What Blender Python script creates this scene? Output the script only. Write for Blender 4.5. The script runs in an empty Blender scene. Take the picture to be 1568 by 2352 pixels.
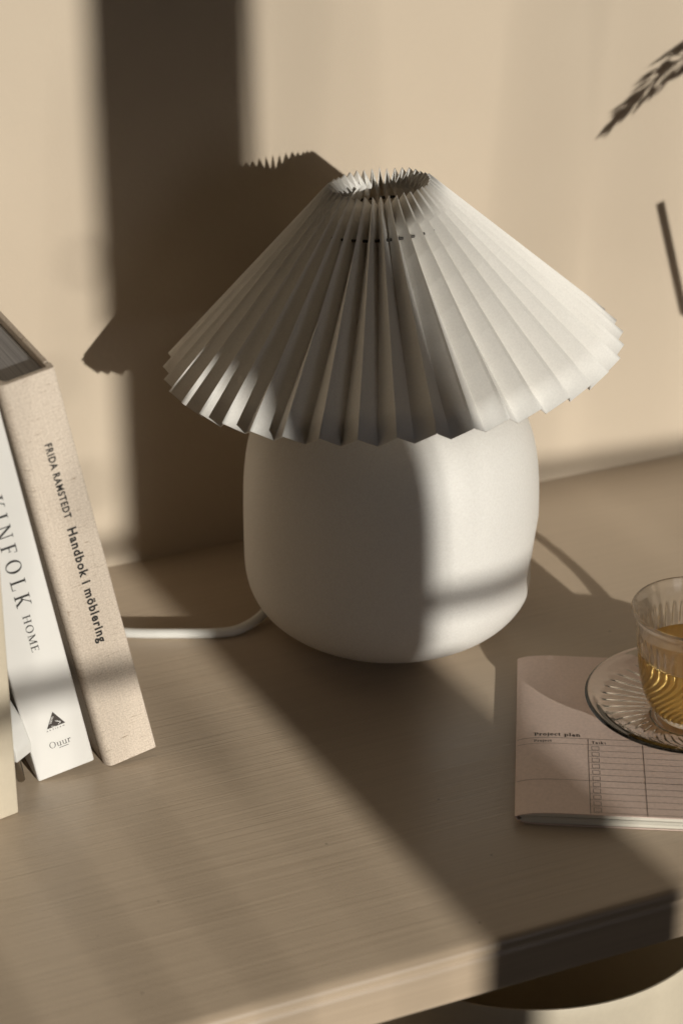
import bpy, bmesh, math, random
from math import sin, cos, pi, radians, tan, atan2, sqrt
from mathutils import Vector, Matrix

sc = bpy.context.scene
COL = sc.collection
random.seed(7)

# ------------------------------------------------------------------ camera
cam_d = bpy.data.cameras.new('camera')
cam = bpy.data.objects.new('camera', cam_d)
COL.objects.link(cam)
CAM = Vector((-0.49159, -1.04161, 0.64896))
YAW, PITCH = radians(23.8), radians(26.5)
fwd = Vector((sin(YAW) * cos(PITCH), cos(YAW) * cos(PITCH), -sin(PITCH)))
cam.location = CAM
cam.rotation_euler = fwd.to_track_quat('-Z', 'Y').to_euler()
cam_d.sensor_fit = 'VERTICAL'
cam_d.sensor_height = 36.0
cam_d.sensor_width = 24.0
cam_d.lens = 5200 / 2352 * 36
cam_d.clip_start, cam_d.clip_end = 0.05, 60
cam_d.dof.use_dof = True
cam_d.dof.focus_distance = 1.195
cam_d.dof.aperture_fstop = 6.3
sc.camera = cam

# ------------------------------------------------------------------ world, lamps, exposure
w = bpy.data.worlds.new('World')
sc.world = w
w.use_nodes = True
w.node_tree.nodes['Background'].inputs[0].default_value = (1.0, 0.88, 0.78, 1)
w.node_tree.nodes['Background'].inputs[1].default_value = 0.002

SUN = Vector((0.066, -1.0, 0.203)).normalized()      # towards the low beam of light
beam = bpy.data.lights.new('low_beam', 'SPOT')
beam.energy = 6100 * (40 / 12) ** 2
beam.color = (1.0, 0.955, 0.86)
beam.shadow_soft_size = 0.186
beam.spot_size = radians(7)
beam.spot_blend = 0.2
beam.cycles.is_caustics_light = True
beam_o = bpy.data.objects.new('low_beam', beam)
COL.objects.link(beam_o)
beam_o.location = Vector((0, 0, 0.1)) + SUN * 40
beam_o.rotation_euler = (-SUN).to_track_quat('-Z', 'Y').to_euler()

win = bpy.data.lights.new('window_light', 'AREA')
win.shape = 'RECTANGLE'
win.size, win.size_y = 0.40, 0.60
win.energy = 1.2
win.color = (1.0, 0.95, 0.94)
win_o = bpy.data.objects.new('window_light', win)
COL.objects.link(win_o)
win_o.location = (0.35, -1.75, 0.48)
win_o.rotation_euler = Vector((-0.2, 1, -0.2)).to_track_quat('-Z', 'Y').to_euler()

sc.view_settings.view_transform = 'Standard'
sc.view_settings.look = 'None'
sc.view_settings.exposure = 0.0
sc.view_settings.gamma = 1.0
sc.view_settings.use_curve_mapping = False
sc.render.engine = 'CYCLES'
sc.cycles.use_denoising = True
sc.cycles.max_bounces = 16
sc.cycles.transmission_bounces = 14
sc.cycles.transparent_max_bounces = 12
sc.cycles.sample_clamp_indirect = 4.0
sc.cycles.blur_glossy = 0.3


# ------------------------------------------------------------------ materials
def newmat(name):
    m = bpy.data.materials.new(name)
    m.use_nodes = True
    nt = m.node_tree
    return m, nt, nt.nodes['Principled BSDF']


def N(nt, t, **kw):
    n = nt.nodes.new(t)
    for k, v in kw.items():
        setattr(n, k, v)
    return n


def mapping(nt, scale, rot=(0, 0, 0)):
    tc = N(nt, 'ShaderNodeTexCoord')
    mp = N(nt, 'ShaderNodeMapping')
    mp.inputs['Scale'].default_value = scale
    mp.inputs['Rotation'].default_value = rot
    nt.links.new(tc.outputs['Object'], mp.inputs['Vector'])
    return mp.outputs['Vector']


def noise(nt, vec, scale, detail=3, rough=0.55):
    n = N(nt, 'ShaderNodeTexNoise')
    n.inputs['Scale'].default_value = scale
    n.inputs['Detail'].default_value = detail
    n.inputs['Roughness'].default_value = rough
    nt.links.new(vec, n.inputs['Vector'])
    return n.outputs['Fac']


def ramp(nt, fac, stops):
    r = N(nt, 'ShaderNodeValToRGB')
    e = r.color_ramp.elements
    while len(e) < len(stops):
        e.new(0.5)
    for i, (p, c) in enumerate(stops):
        e[i].position = p
        e[i].color = (*c, 1) if len(c) == 3 else c
    nt.links.new(fac, r.inputs[0])
    return r.outputs[0]


def bump(nt, height, dist, strength=1.0, normal=None):
    b = N(nt, 'ShaderNodeBump')
    b.inputs['Distance'].default_value = dist
    b.inputs['Strength'].default_value = strength
    nt.links.new(height, b.inputs['Height'])
    if normal is not None:
        nt.links.new(normal, b.inputs['Normal'])
    return b.outputs['Normal']


def simple(name, col, rough=0.6, nscale=0, nbump=0.0, var=0.04, spec=0.5, metallic=0.0):
    m, nt, p = newmat(name)
    p.inputs['Roughness'].default_value = rough
    p.inputs['Metallic'].default_value = metallic
    p.inputs['Specular IOR Level'].default_value = spec
    p.inputs['Base Color'].default_value = (*col, 1)
    if nscale:
        v = mapping(nt, (1, 1, 1))
        f = noise(nt, v, nscale)
        lo = tuple(c * (1 - var) for c in col)
        hi = tuple(min(1, c * (1 + var)) for c in col)
        nt.links.new(ramp(nt, f, [(0.3, lo), (0.7, hi)]), p.inputs['Base Color'])
        if nbump:
            nt.links.new(bump(nt, f, nbump), p.inputs['Normal'])
    return m


def wall_mat():
    m, nt, p = newmat('wall_paint')
    v = mapping(nt, (1, 1, 1))
    f = noise(nt, v, 5, 4)
    c = ramp(nt, f, [(0.3, (0.555, 0.465, 0.362)), (0.7, (0.59, 0.50, 0.392))])
    nt.links.new(c, p.inputs['Base Color'])
    g = noise(nt, v, 220, 2)
    nt.links.new(bump(nt, g, 0.0004, 0.5), p.inputs['Normal'])
    p.inputs['Roughness'].default_value = 0.75
    p.inputs['Specular IOR Level'].default_value = 0.3
    return m


def desk_mat():
    m, nt, p = newmat('desk_brushed_paint')
    v = mapping(nt, (5, 300, 300), (0, 0, 0.04))
    v2 = mapping(nt, (14, 1100, 1100), (0, 0, -0.03))
    a = noise(nt, v, 1.0, 3, 0.6)
    b = noise(nt, v2, 1.0, 2, 0.6)
    mx = N(nt, 'ShaderNodeMath', operation='ADD')
    nt.links.new(a, mx.inputs[0])
    nt.links.new(b, mx.inputs[1])
    half = N(nt, 'ShaderNodeMath', operation='MULTIPLY')
    half.inputs[1].default_value = 0.5
    nt.links.new(mx.outputs[0], half.inputs[0])
    col = ramp(nt, half.outputs[0], [(0.3, (0.485, 0.385, 0.282)), (0.7, (0.565, 0.455, 0.338))])
    # sparse specks of dust and small knocks
    vv = mapping(nt, (1, 1, 1))
    vo = N(nt, 'ShaderNodeTexVoronoi')
    vo.inputs['Scale'].default_value = 38
    nt.links.new(vv, vo.inputs['Vector'])
    sp = ramp(nt, vo.outputs['Distance'], [(0.022, (0.45, 0.45, 0.45)), (0.035, (1, 1, 1))])
    mul = N(nt, 'ShaderNodeMix', data_type='RGBA', blend_type='MULTIPLY')
    mul.inputs['Factor'].default_value = 0.7
    nt.links.new(col, mul.inputs['A'])
    nt.links.new(sp, mul.inputs['B'])
    nt.links.new(mul.outputs['Result'], p.inputs['Base Color'])
    n1 = bump(nt, half.outputs[0], 0.00032, 0.85)
    nt.links.new(n1, p.inputs['Normal'])
    rr = ramp(nt, a, [(0.3, (0.34,) * 3), (0.7, (0.5,) * 3)])
    nt.links.new(rr, p.inputs['Roughness'])
    p.inputs['Diffuse Roughness'].default_value = 0.9
    p.inputs['Specular IOR Level'].default_value = 0.4
    p.inputs['Coat Weight'].default_value = 0.18
    p.inputs['Coat Roughness'].default_value = 0.22
    return m


def shade_mat():
    m, nt, p = newmat('pleated_fabric')
    out = nt.nodes['Material Output']
    col = (0.90, 0.885, 0.85)
    v = mapping(nt, (1, 1, 1))
    f = noise(nt, v, 900, 2)
    c = ramp(nt, f, [(0.3, tuple(x * 0.95 for x in col)), (0.7, tuple(min(1, x * 1.03) for x in col))])
    nt.links.new(c, p.inputs['Base Color'])
    p.inputs['Roughness'].default_value = 0.8
    p.inputs['Specular IOR Level'].default_value = 0.2
    nt.links.new(bump(nt, f, 0.00008, 0.4), p.inputs['Normal'])
    tr = N(nt, 'ShaderNodeBsdfTranslucent')
    tr.inputs[0].default_value = (0.80, 0.66, 0.46, 1)
    mx = N(nt, 'ShaderNodeMixShader')
    mx.inputs[0].default_value = 0.17
    nt.links.new(p.outputs[0], mx.inputs[1])
    nt.links.new(tr.outputs[0], mx.inputs[2])
    nt.links.new(mx.outputs[0], out.inputs[0])
    return m


def ceramic_mat():
    m, nt, p = newmat('matte_ceramic')
    v = mapping(nt, (1, 1, 1))
    f = noise(nt, v, 750, 3, 0.6)
    c = ramp(nt, f, [(0.25, (0.80, 0.78, 0.745)), (0.75, (0.88, 0.865, 0.83))])
    nt.links.new(c, p.inputs['Base Color'])
    slow = noise(nt, v, 38, 3, 0.5)
    nt.links.new(bump(nt, f, 0.00028, 0.6, bump(nt, slow, 0.0009, 0.35)), p.inputs['Normal'])
    p.inputs['Roughness'].default_value = 0.5
    p.inputs['Specular IOR Level'].default_value = 0.35
    return m


def linen_mat(name, base, dark):
    m, nt, p = newmat(name)
    wv = []
    for s in ((1, 0, 0), (0, 0, 1)):
        vec = mapping(nt, tuple(430.0 * (k + 0.0001) for k in s))
        wn = N(nt, 'ShaderNodeTexNoise')
        wn.inputs['Scale'].default_value = 3.0
        wn.inputs['Detail'].default_value = 0
        nt.links.new(vec, wn.inputs['Vector'])
        wv.append(wn.outputs['Fac'])
    ad = N(nt, 'ShaderNodeMath', operation='ADD')
    nt.links.new(wv[0], ad.inputs[0])
    nt.links.new(wv[1], ad.inputs[1])
    hf = N(nt, 'ShaderNodeMath', operation='MULTIPLY')
    hf.inputs[1].default_value = 0.5
    nt.links.new(ad.outputs[0], hf.inputs[0])
    fine = noise(nt, mapping(nt, (1, 1, 1)), 1100, 3, 0.7)
    slub = noise(nt, mapping(nt, (110, 110, 900)), 1.0, 3, 0.7)
    slub2 = noise(nt, mapping(nt, (900, 900, 90)), 1.0, 2, 0.6)
    c = ramp(nt, hf.outputs[0], [(0.35, tuple(x * 0.93 for x in base)), (0.65, tuple(min(1, x * 1.03) for x in base))])
    s = ramp(nt, slub, [(0.60, (1, 1, 1)), (0.72, dark)])
    s2 = ramp(nt, slub2, [(0.66, (1, 1, 1)), (0.80, tuple(0.5 + d * 0.5 for d in dark))])
    m0 = N(nt, 'ShaderNodeMix', data_type='RGBA', blend_type='MULTIPLY')
    m0.inputs['Factor'].default_value = 1.0
    nt.links.new(c, m0.inputs['A'])
    nt.links.new(ramp(nt, fine, [(0.32, (0.72, 0.69, 0.66)), (0.62, (1, 1, 1))]), m0.inputs['B'])
    m1 = N(nt, 'ShaderNodeMix', data_type='RGBA', blend_type='MULTIPLY')
    m1.inputs['Factor'].default_value = 0.8
    nt.links.new(m0.outputs['Result'], m1.inputs['A'])
    nt.links.new(s, m1.inputs['B'])
    m2 = N(nt, 'ShaderNodeMix', data_type='RGBA', blend_type='MULTIPLY')
    m2.inputs['Factor'].default_value = 0.8
    nt.links.new(m1.outputs['Result'], m2.inputs['A'])
    nt.links.new(s2, m2.inputs['B'])
    nt.links.new(m2.outputs['Result'], p.inputs['Base Color'])
    n1 = bump(nt, hf.outputs[0], 0.00012, 0.5)
    nt.links.new(bump(nt, fine, 0.00025, 0.7, n1), p.inputs['Normal'])
    p.inputs['Roughness'].default_value = 0.9
    p.inputs['Specular IOR Level'].default_value = 0.15
    return m


def pages_mat(name, col, axis):
    m, nt, p = newmat(name)
    s = [6, 6, 6]
    s[axis] = 1500
    f = noise(nt, mapping(nt, tuple(s)), 1.0, 2, 0.7)
    c = ramp(nt, f, [(0.3, tuple(x * 0.62 for x in col)), (0.65, col)])
    nt.links.new(c, p.inputs['Base Color'])
    nt.links.new(bump(nt, f, 0.0003, 0.8), p.inputs['Normal'])
    p.inputs['Roughness'].default_value = 0.85
    p.inputs['Specular IOR Level'].default_value = 0.2
    return m


def clear_glass(name, straight):
    m, nt, p = newmat(name)
    nt.nodes.remove(p)
    g = N(nt, 'ShaderNodeBsdfGlass')
    g.inputs['Roughness'].default_value = 0.0
    g.inputs['IOR'].default_value = 1.48
    last = g
    if straight:
        t = N(nt, 'ShaderNodeBsdfTransparent')
        x = N(nt, 'ShaderNodeMixShader')
        x.inputs[0].default_value = straight
        nt.links.new(g.outputs[0], x.inputs[1])
        nt.links.new(t.outputs[0], x.inputs[2])
        last = x
    nt.links.new(last.outputs[0], nt.nodes['Material Output'].inputs[0])
    return m


def glass_mat(name, col, ior, through, body=0.0, bodycol=(1, 1, 1)):
    """pressed glass or a clear liquid: mirror by Fresnel, the rest bent or let straight through, a little scattered in a cloudy liquid"""
    m, nt, p = newmat(name)
    out = nt.nodes['Material Output']
    nt.nodes.remove(p)
    rf = N(nt, 'ShaderNodeBsdfRefraction')
    rf.inputs['Color'].default_value = (*col, 1)
    rf.inputs['Roughness'].default_value = 0.0
    rf.inputs['IOR'].default_value = ior
    tr = N(nt, 'ShaderNodeBsdfTransparent')
    tr.inputs['Color'].default_value = (*col, 1)
    m1 = N(nt, 'ShaderNodeMixShader')
    m1.inputs[0].default_value = through
    nt.links.new(rf.outputs[0], m1.inputs[1])
    nt.links.new(tr.outputs[0], m1.inputs[2])
    last = m1
    if body:
        tl_ = N(nt, 'ShaderNodeBsdfTranslucent')
        tl_.inputs['Color'].default_value = (*bodycol, 1)
        df = N(nt, 'ShaderNodeBsdfDiffuse')
        df.inputs['Color'].default_value = (*bodycol, 1)
        ma = N(nt, 'ShaderNodeMixShader')
        ma.inputs[0].default_value = 0.5
        nt.links.new(tl_.outputs[0], ma.inputs[1])
        nt.links.new(df.outputs[0], ma.inputs[2])
        mb = N(nt, 'ShaderNodeMixShader')
        mb.inputs[0].default_value = body
        nt.links.new(m1.outputs[0], mb.inputs[1])
        nt.links.new(ma.outputs[0], mb.inputs[2])
        last = mb
    gl = N(nt, 'ShaderNodeBsdfGlossy')
    gl.inputs['Roughness'].default_value = 0.015
    fr = N(nt, 'ShaderNodeFresnel')
    fr.inputs['IOR'].default_value = ior
    m2 = N(nt, 'ShaderNodeMixShader')
    nt.links.new(fr.outputs[0], m2.inputs[0])
    nt.links.new(last.outputs[0], m2.inputs[1])
    nt.links.new(gl.outputs[0], m2.inputs[2])
    nt.links.new(m2.outputs[0], out.inputs[0])
    return m


M = dict(
    wall=wall_mat(), desk=desk_mat(), shade=shade_mat(), ceramic=ceramic_mat(),
    linen=linen_mat('linen_cloth', (0.75, 0.655, 0.555), (0.42, 0.33, 0.25)),
    linen_inside=simple('cloth_turn_in', (0.30, 0.25, 0.19), 0.9, 900, 0.0003, 0.25),
    jacket=simple('white_jacket', (0.76, 0.745, 0.715), 0.42, 60, 0, 0.012),
    cream=simple('cream_cover', (0.66, 0.58, 0.45), 0.55, 300, 0.0001, 0.02),
    blue_book=simple('grey_cover', (0.42, 0.40, 0.37), 0.6, 300, 0.0001, 0.03),
    pages=pages_mat('page_edges', (0.40, 0.385, 0.385), 0),
    nb_pages=pages_mat('planner_pages', (0.80, 0.76, 0.66), 2),
    planner=simple('planner_cover', (0.76, 0.605, 0.53), 0.75, 500, 0.00012, 0.05, 0.25),
    ink=simple('black_ink', (0.016, 0.014, 0.012), 0.6),
    ink_soft=simple('planner_ink', (0.055, 0.04, 0.035), 0.7),
    logo=simple('logo_ink', (0.045, 0.035, 0.03), 0.6),
    cord=simple('white_cord_plastic', (0.74, 0.73, 0.69), 0.4, 200, 0, 0.02),
    plug=simple('white_plug_plastic', (0.78, 0.77, 0.74), 0.35, 150, 0, 0.02),
    metal=simple('nickel', (0.66, 0.62, 0.56), 0.25, metallic=1.0),
    thread=simple('dark_thread', (0.05, 0.045, 0.04), 0.7),
    bulb=simple('frosted_bulb', (0.82, 0.80, 0.76), 0.25),
    dark=simple('dark_rubber', (0.10, 0.085, 0.07), 0.5),
    glass=clear_glass('cup_glass', 0.30),
    saucer_glass=clear_glass('saucer_glass', 0.0),
    tea=glass_mat('amber_tea', (1.0, 0.84, 0.46), 1.28, 0.2, 0.36, (1.0, 0.72, 0.26)),
    frame=simple('window_paint', (0.35, 0.32, 0.28), 0.5, 40, 0, 0.05),
    leaf=simple('leaf_green', (0.07, 0.10, 0.045), 0.6, 60, 0, 0.2),
    bark=simple('stem_bark', (0.13, 0.09, 0.055), 0.8, 120, 0, 0.2),
    straw=simple('dry_straw', (0.36, 0.27, 0.15), 0.8, 200, 0, 0.15),
    clay=simple('clay_glaze', (0.40, 0.31, 0.23), 0.5, 80, 0, 0.06),
    inside=simple('raw_board', (0.26, 0.19, 0.13), 0.8, 40, 0, 0.1),
)


# ------------------------------------------------------------------ geometry helpers
def link(name, me, mat, parent=None, smooth=False):
    if mat is not None:
        me.materials.append(mat)
    if smooth:
        for f in me.polygons:
            f.use_smooth = True
        me.set_sharp_from_angle(angle=radians(50))
    o = bpy.data.objects.new(name, me)
    COL.objects.link(o)
    if parent is not None:
        o.parent = parent
    return o


def mesh(name, V, F, mat, parent=None, smooth=False):
    me = bpy.data.meshes.new(name)
    me.from_pydata([tuple(v) for v in V], [], F)
    me.validate()
    me.update()
    return link(name, me, mat, parent, smooth)


def from_bm(name, bm, mat, parent=None, smooth=False):
    bmesh.ops.recalc_face_normals(bm, faces=bm.faces)
    me = bpy.data.meshes.new(name)
    bm.to_mesh(me)
    bm.free()
    return link(name, me, mat, parent, smooth)


def box(name, lo, hi, mat, parent=None, bev=0.0, seg=2):
    bm = bmesh.new()
    bmesh.ops.create_cube(bm, size=1)
    for v in bm.verts:
        for k in range(3):
            v.co[k] = lo[k] + (v.co[k] + 0.5) * (hi[k] - lo[k])
    if bev:
        bmesh.ops.bevel(bm, geom=bm.edges[:], offset=bev, segments=seg, affect='EDGES', profile=0.5)
    return from_bm(name, bm, mat, parent)


def extrude(name, poly, axis, a, b, mat, parent=None, smooth=False):
    """poly: 2-D outline in the two remaining axes (in xyz order)"""
    V = []
    for t in (a, b):
        for p in poly:
            q = list(p)
            q.insert(axis, t)
            V.append(q)
    n = len(poly)
    F = [tuple(range(n)), tuple(range(2 * n - 1, n - 1, -1))]
    F += [(i, (i + 1) % n, n + (i + 1) % n, n + i) for i in range(n)]
    bm = bmesh.new()
    vs = [bm.verts.new(v) for v in V]
    for f in F:
        bm.faces.new([vs[i] for i in f])
    return from_bm(name, bm, mat, parent, smooth)


def lathe_geo(prof, n, rf=None, closed=False):
    V, F = [], []
    m = len(prof)
    for i, (r, z) in enumerate(prof):
        for j in range(n):
            a = 2 * pi * j / n
            rr = r if rf is None else rf(i, r, z, a)
            V.append((rr * cos(a), rr * sin(a), z))
    for i in range(m if closed else m - 1):
        i2 = (i + 1) % m
        for j in range(n):
            j2 = (j + 1) % n
            F.append((i * n + j, i * n + j2, i2 * n + j2, i2 * n + j))
    return V, F


def lathe(name, prof, n, mat, parent=None, rf=None, closed=False, caps=True):
    V, F = lathe_geo(prof, n, rf, closed)
    if caps and not closed:
        m = len(prof)
        F.append(tuple(range(n - 1, -1, -1)))
        F.append(tuple((m - 1) * n + j for j in range(n)))
    o = mesh(name, V, F, mat, parent, True)
    return o


def spline(pts, n=8):
    P = [Vector(p) for p in pts]
    P = [P[0] * 2 - P[1]] + P + [P[-1] * 2 - P[-2]]
    out = []
    for i in range(1, len(P) - 2):
        for k in range(n):
            t = k / n
            a, b, c, d = P[i - 1], P[i], P[i + 1], P[i + 2]
            out.append(0.5 * ((2 * b) + (c - a) * t + (2 * a - 5 * b + 4 * c - d) * t * t + (3 * b - a - 3 * c + d) * t ** 3))
    out.append(P[-2])
    return out


def tube_geo(pts, r, n=10):
    V, F = [], []
    m = len(pts)
    up = Vector((0.03, 0.02, 1)).normalized()
    for i, p in enumerate(pts):
        t = (pts[min(i + 1, m - 1)] - pts[max(i - 1, 0)]).normalized()
        s = t.cross(up)
        if s.length < 1e-4:
            s = Vector((1, 0, 0))
        s.normalize()
        q = s.cross(t)
        rr = r(i / (m - 1)) if callable(r) else r
        for j in range(n):
            a = 2 * pi * j / n
            V.append(p + (s * cos(a) + q * sin(a)) * rr)
    for i in range(m - 1):
        for j in range(n):
            j2 = (j + 1) % n
            F.append((i * n + j, i * n + j2, (i + 1) * n + j2, (i + 1) * n + j))
    F.append(tuple(range(n - 1, -1, -1)))
    F.append(tuple((m - 1) * n + j for j in range(n)))
    return V, F


def tube(name, pts, r, mat, parent=None, n=10):
    V, F = tube_geo(pts, r, n)
    return mesh(name, V, F, mat, parent, True)


def thing(name, label, cat, loc=(0, 0, 0), rot=(0, 0, 0), group=None):
    o = bpy.data.objects.new(name, None)
    o.empty_display_size = 0.02
    COL.objects.link(o)
    o.location = loc
    o.rotation_euler = rot
    o['label'] = label
    o['category'] = cat
    if group:
        o['group'] = group
    return o


# ------------------------------------------------------------------ the setting: wall
WALL_Y = 0.138
wall = mesh('wall', [(-1.4, WALL_Y, -0.74), (1.5, WALL_Y, -0.74), (1.5, WALL_Y, 1.5), (-1.4, WALL_Y, 1.5),
                     (-1.4, WALL_Y + 0.1, -0.74), (1.5, WALL_Y + 0.1, -0.74), (1.5, WALL_Y + 0.1, 1.5), (-1.4, WALL_Y + 0.1, 1.5)],
            [(0, 1, 2, 3), (7, 6, 5, 4), (0, 4, 5, 1), (3, 2, 6, 7), (0, 3, 7, 4), (1, 5, 6, 2)], M['wall'])
wall['kind'] = 'structure'

# ------------------------------------------------------------------ desk
FRONT = -0.289
desk = thing('desk', 'beige brush-painted desk with rounded front lip standing against the wall', 'desk', (0, 0, 0))
# cross-section (y, z): flat top, rounded bead along the front edge, plain face under it
sec = [(WALL_Y + 0.001, -0.031), (WALL_Y + 0.001, 0.0), (FRONT + 0.0060, 0.0)]
for k in range(1, 15):
    a = pi / 2 + k / 14 * pi * 0.80
    sec.append((FRONT + 0.0042 + 0.0048 * cos(a), -0.0042 + 0.0042 * sin(a)))
sec += [(FRONT + 0.0022, -0.0086), (FRONT + 0.0012, -0.0098), (FRONT + 0.0008, -0.0115), (FRONT + 0.0008, -0.0285), (FRONT + 0.0014, -0.0300), (FRONT + 0.0032, -0.031)]
top = extrude('tabletop', sec, 0, -0.62, 0.62, M['desk'], desk, True)
box('apron', (-0.4748, -0.13, -0.09), (0.4748, -0.11, -0.0312), M['desk'], desk)
for x in (-0.6, 0.475):
    box('side_panel', (x, FRONT + 0.012, -0.74), (x + 0.125, 0.135, -0.0312), M['desk'], desk, 0.002)

# tall round bin pushed under the desk: the lit curve of its wall and its dark inside show below the table edge
bn = thing('round_bin', 'tall cream round bin standing under the desk', 'bin', (0.0600, -0.060, -0.74))
lathe('body', [(0.10, 0.001), (0.109, 0.0), (0.1115, 0.004), (0.1190, 0.572), (0.1192, 0.5795), (0.1189, 0.5800), (0.1178, 0.5800), (0.1175, 0.579), (0.116, 0.560), (0.1085, 0.008), (0.001, 0.007)], 96, M['cream'], bn)

# ------------------------------------------------------------------ lamp
h3 = Vector((sin(YAW), cos(YAW), 0))                 # horizontal direction away from the camera
r3 = Vector((cos(YAW), -sin(YAW), 0))
lamp = thing('table_lamp', 'white table lamp with pleated cone shade and rounded ceramic base', 'lamp', r3 * -0.0015)


def base_prof():
    Rm, rb, zc, zt, rn = 0.0836, 0.020, 0.060, 0.1545, 0.017
    P = [(0.006, 0.0006), (0.015, 0.0003)]
    for k in range(0, 36):
        a = k / 35 * pi / 2
        u = sin(a) ** (2 / 1.62)
        v = 1 - cos(a) ** (2 / 3.3)
        P.append((rb + (Rm - rb) * u, max(0.0, zc * v)))
    for k in range(1, 36):
        a = k / 35 * pi / 2
        P.append((rn + (Rm - rn) * cos(a) ** (2 / 3.7), zc + (zt - zc) * sin(a) ** (2 / 3.7)))
    return P


dent_dir = atan2(-0.52, 0.85)       # the pinched dimple on the side that faces the notebook
def dent(i, r, z, a):
    d = (a - dent_dir + pi) % (2 * pi) - pi
    q = ((d * 0.08) / 0.017) ** 2 + ((z - 0.049) / 0.0105) ** 2
    return r - 0.0088 * math.exp(-q * 1.2)


base = lathe('base', base_prof(), 192, M['ceramic'], lamp, rf=dent)
dp_ = Vector((cos(dent_dir), sin(dent_dir), 0))
kn = lathe('dimmer_wheel', [(0.001, -0.003), (0.0045, -0.003), (0.0052, -0.002), (0.0052, 0.002), (0.0045, 0.003), (0.001, 0.003)], 20, M['dark'], lamp)
kn.location = dp_ * 0.0705 + Vector((0, 0, 0.0475))
kn.rotation_euler = (pi / 2, 0, dent_dir)
lathe('socket', [(0.0185, 0.150), (0.0185, 0.176), (0.017, 0.179), (0.012, 0.179)], 32, M['cord'], lamp)
bp = [(0.010, 0.178), (0.011, 0.186), (0.016, 0.196)]
for k in range(0, 12):
    a = -0.5 + k / 11 * (pi / 2 + 0.45)
    bp.append((0.0225 * cos(a), 0.214 + 0.0225 * sin(a)))
lathe('bulb', bp, 32, M['bulb'], lamp)

# pleated shade: ridges and valleys lie either side of a cone, along its normal
NP, ROWS = 40, 8
RB, RT, LH = 0.1262, 0.0272, 0.0950
tl, bk = radians(4.6), radians(2.2)
Z = Vector((0, 0, 1))
ax = (-r3 * sin(tl) + Z * cos(tl))
e1 = (r3 * cos(tl) + Z * sin(tl))
ax = (ax * cos(bk) + h3 * sin(bk)).normalized()
e1 = (e1 - ax * e1.dot(ax)).normalized()
e2 = ax.cross(e1)
c0 = Z * 0.1745
phi = atan2(LH, RB - RT)
nr, nz = sin(phi), cos(phi)
rnd = random.Random(11)
jit = [(rnd.uniform(-1, 1), rnd.uniform(-1, 1), rnd.uniform(-1, 1)) for _ in range(2 * NP)]


def shade_pt(k, s):
    """k: fold number (even = ridge), s: 0 at the bottom, 1 at the top"""
    ja, jr, jz = jit[k % (2 * NP)]
    a = 2 * pi * (k // 2 + (0.455 if k % 2 else 0.0)) / NP + ja * (0.0028 * (1 - s) + 0.006 * s)
    r_ = RB + (RT - RB) * s
    z_ = LH * s
    if k % 2:
        d = 0.0102 * (1 - s) + 0.0100 * s
        r_ -= nr * d
        z_ -= nz * d
    r_ += jr * 0.0004
    z_ += jz * 0.0004
    return c0 + (e1 * cos(a) + e2 * sin(a)) * r_ + ax * z_


ends = [(shade_pt(k, 0.0), shade_pt(k, 1.0)) for k in range(2 * NP)]


def pinch(k, kv):
    """line just beside ridge k on the face towards valley kv, pressed in a little so the crease stands proud"""
    res = []
    for e in (0, 1):
        R_, V_ = ends[k % (2 * NP)][e], ends[kv % (2 * NP)][e]
        a = 2 * pi * (k // 2) / NP
        nv = (e1 * cos(a) + e2 * sin(a)) * nr + ax * nz
        res.append(R_.lerp(V_, 0.08) - nv * (0.00075 if e == 0 else 0.00045))
    return tuple(res)


folds = []
for k in range(0, 2 * NP, 2):
    folds += [ends[k], pinch(k, k + 1), ends[k + 1], pinch(k + 2, k + 1)]
NFD = len(folds)
bm = bmesh.new()
grid = [[bm.verts.new(p0.lerp(p1, i / ROWS)) for i in range(ROWS + 1)] for p0, p1 in folds]
for k in range(NFD):
    k2 = (k + 1) % NFD
    for i in range(ROWS):
        bm.faces.new((grid[k][i], grid[k2][i], grid[k2][i + 1], grid[k][i + 1]))
bmesh.ops.recalc_face_normals(bm, faces=bm.faces)
me = bpy.data.meshes.new('shade')
bm.to_mesh(me)
bm.free()
for f in me.polygons:
    f.use_smooth = True
me.set_sharp_from_angle(angle=radians(3.5))
shade = link('shade', me, M['shade'], lamp)
so = shade.modifiers.new('thickness', 'SOLIDIFY')
so.thickness = 0.0005
so.offset = 0.0
# gathering thread that runs through the folds near the top
ss = 0.835
rm = (RB + (RT - RB) * ss) - nr * 0.0062
zm = LH * ss - nz * 0.0062
ring = [c0 + (e1 * cos(2 * pi * k / 96) + e2 * sin(2 * pi * k / 96)) * rm + ax * zm for k in range(97)]
tube('gathering_thread', ring, 0.0008, M['thread'], shade, 8)
# wire spider that carries the shade on the socket
sp = bpy.data.meshes.new('shade_carrier')
V, F = tube_geo([c0 + (e1 * cos(2 * pi * k / 48) + e2 * sin(2 * pi * k / 48)) * 0.030 + ax * 0.052 for k in range(49)], 0.001, 6)
for q in range(3):
    a = 2 * pi * q / 3 + 0.4
    V2, F2 = tube_geo([c0 + (e1 * cos(a) + e2 * sin(a)) * rr + ax * zz for rr, zz in ((0.030, 0.052), (0.026, 0.026), (0.0180, -0.004))], 0.001, 6)
    o_ = len(V)
    V += V2
    F += [tuple(i + o_ for i in f_) for f_ in F2]
mesh('shade_carrier', V, F, M['metal'], shade, True)

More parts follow.
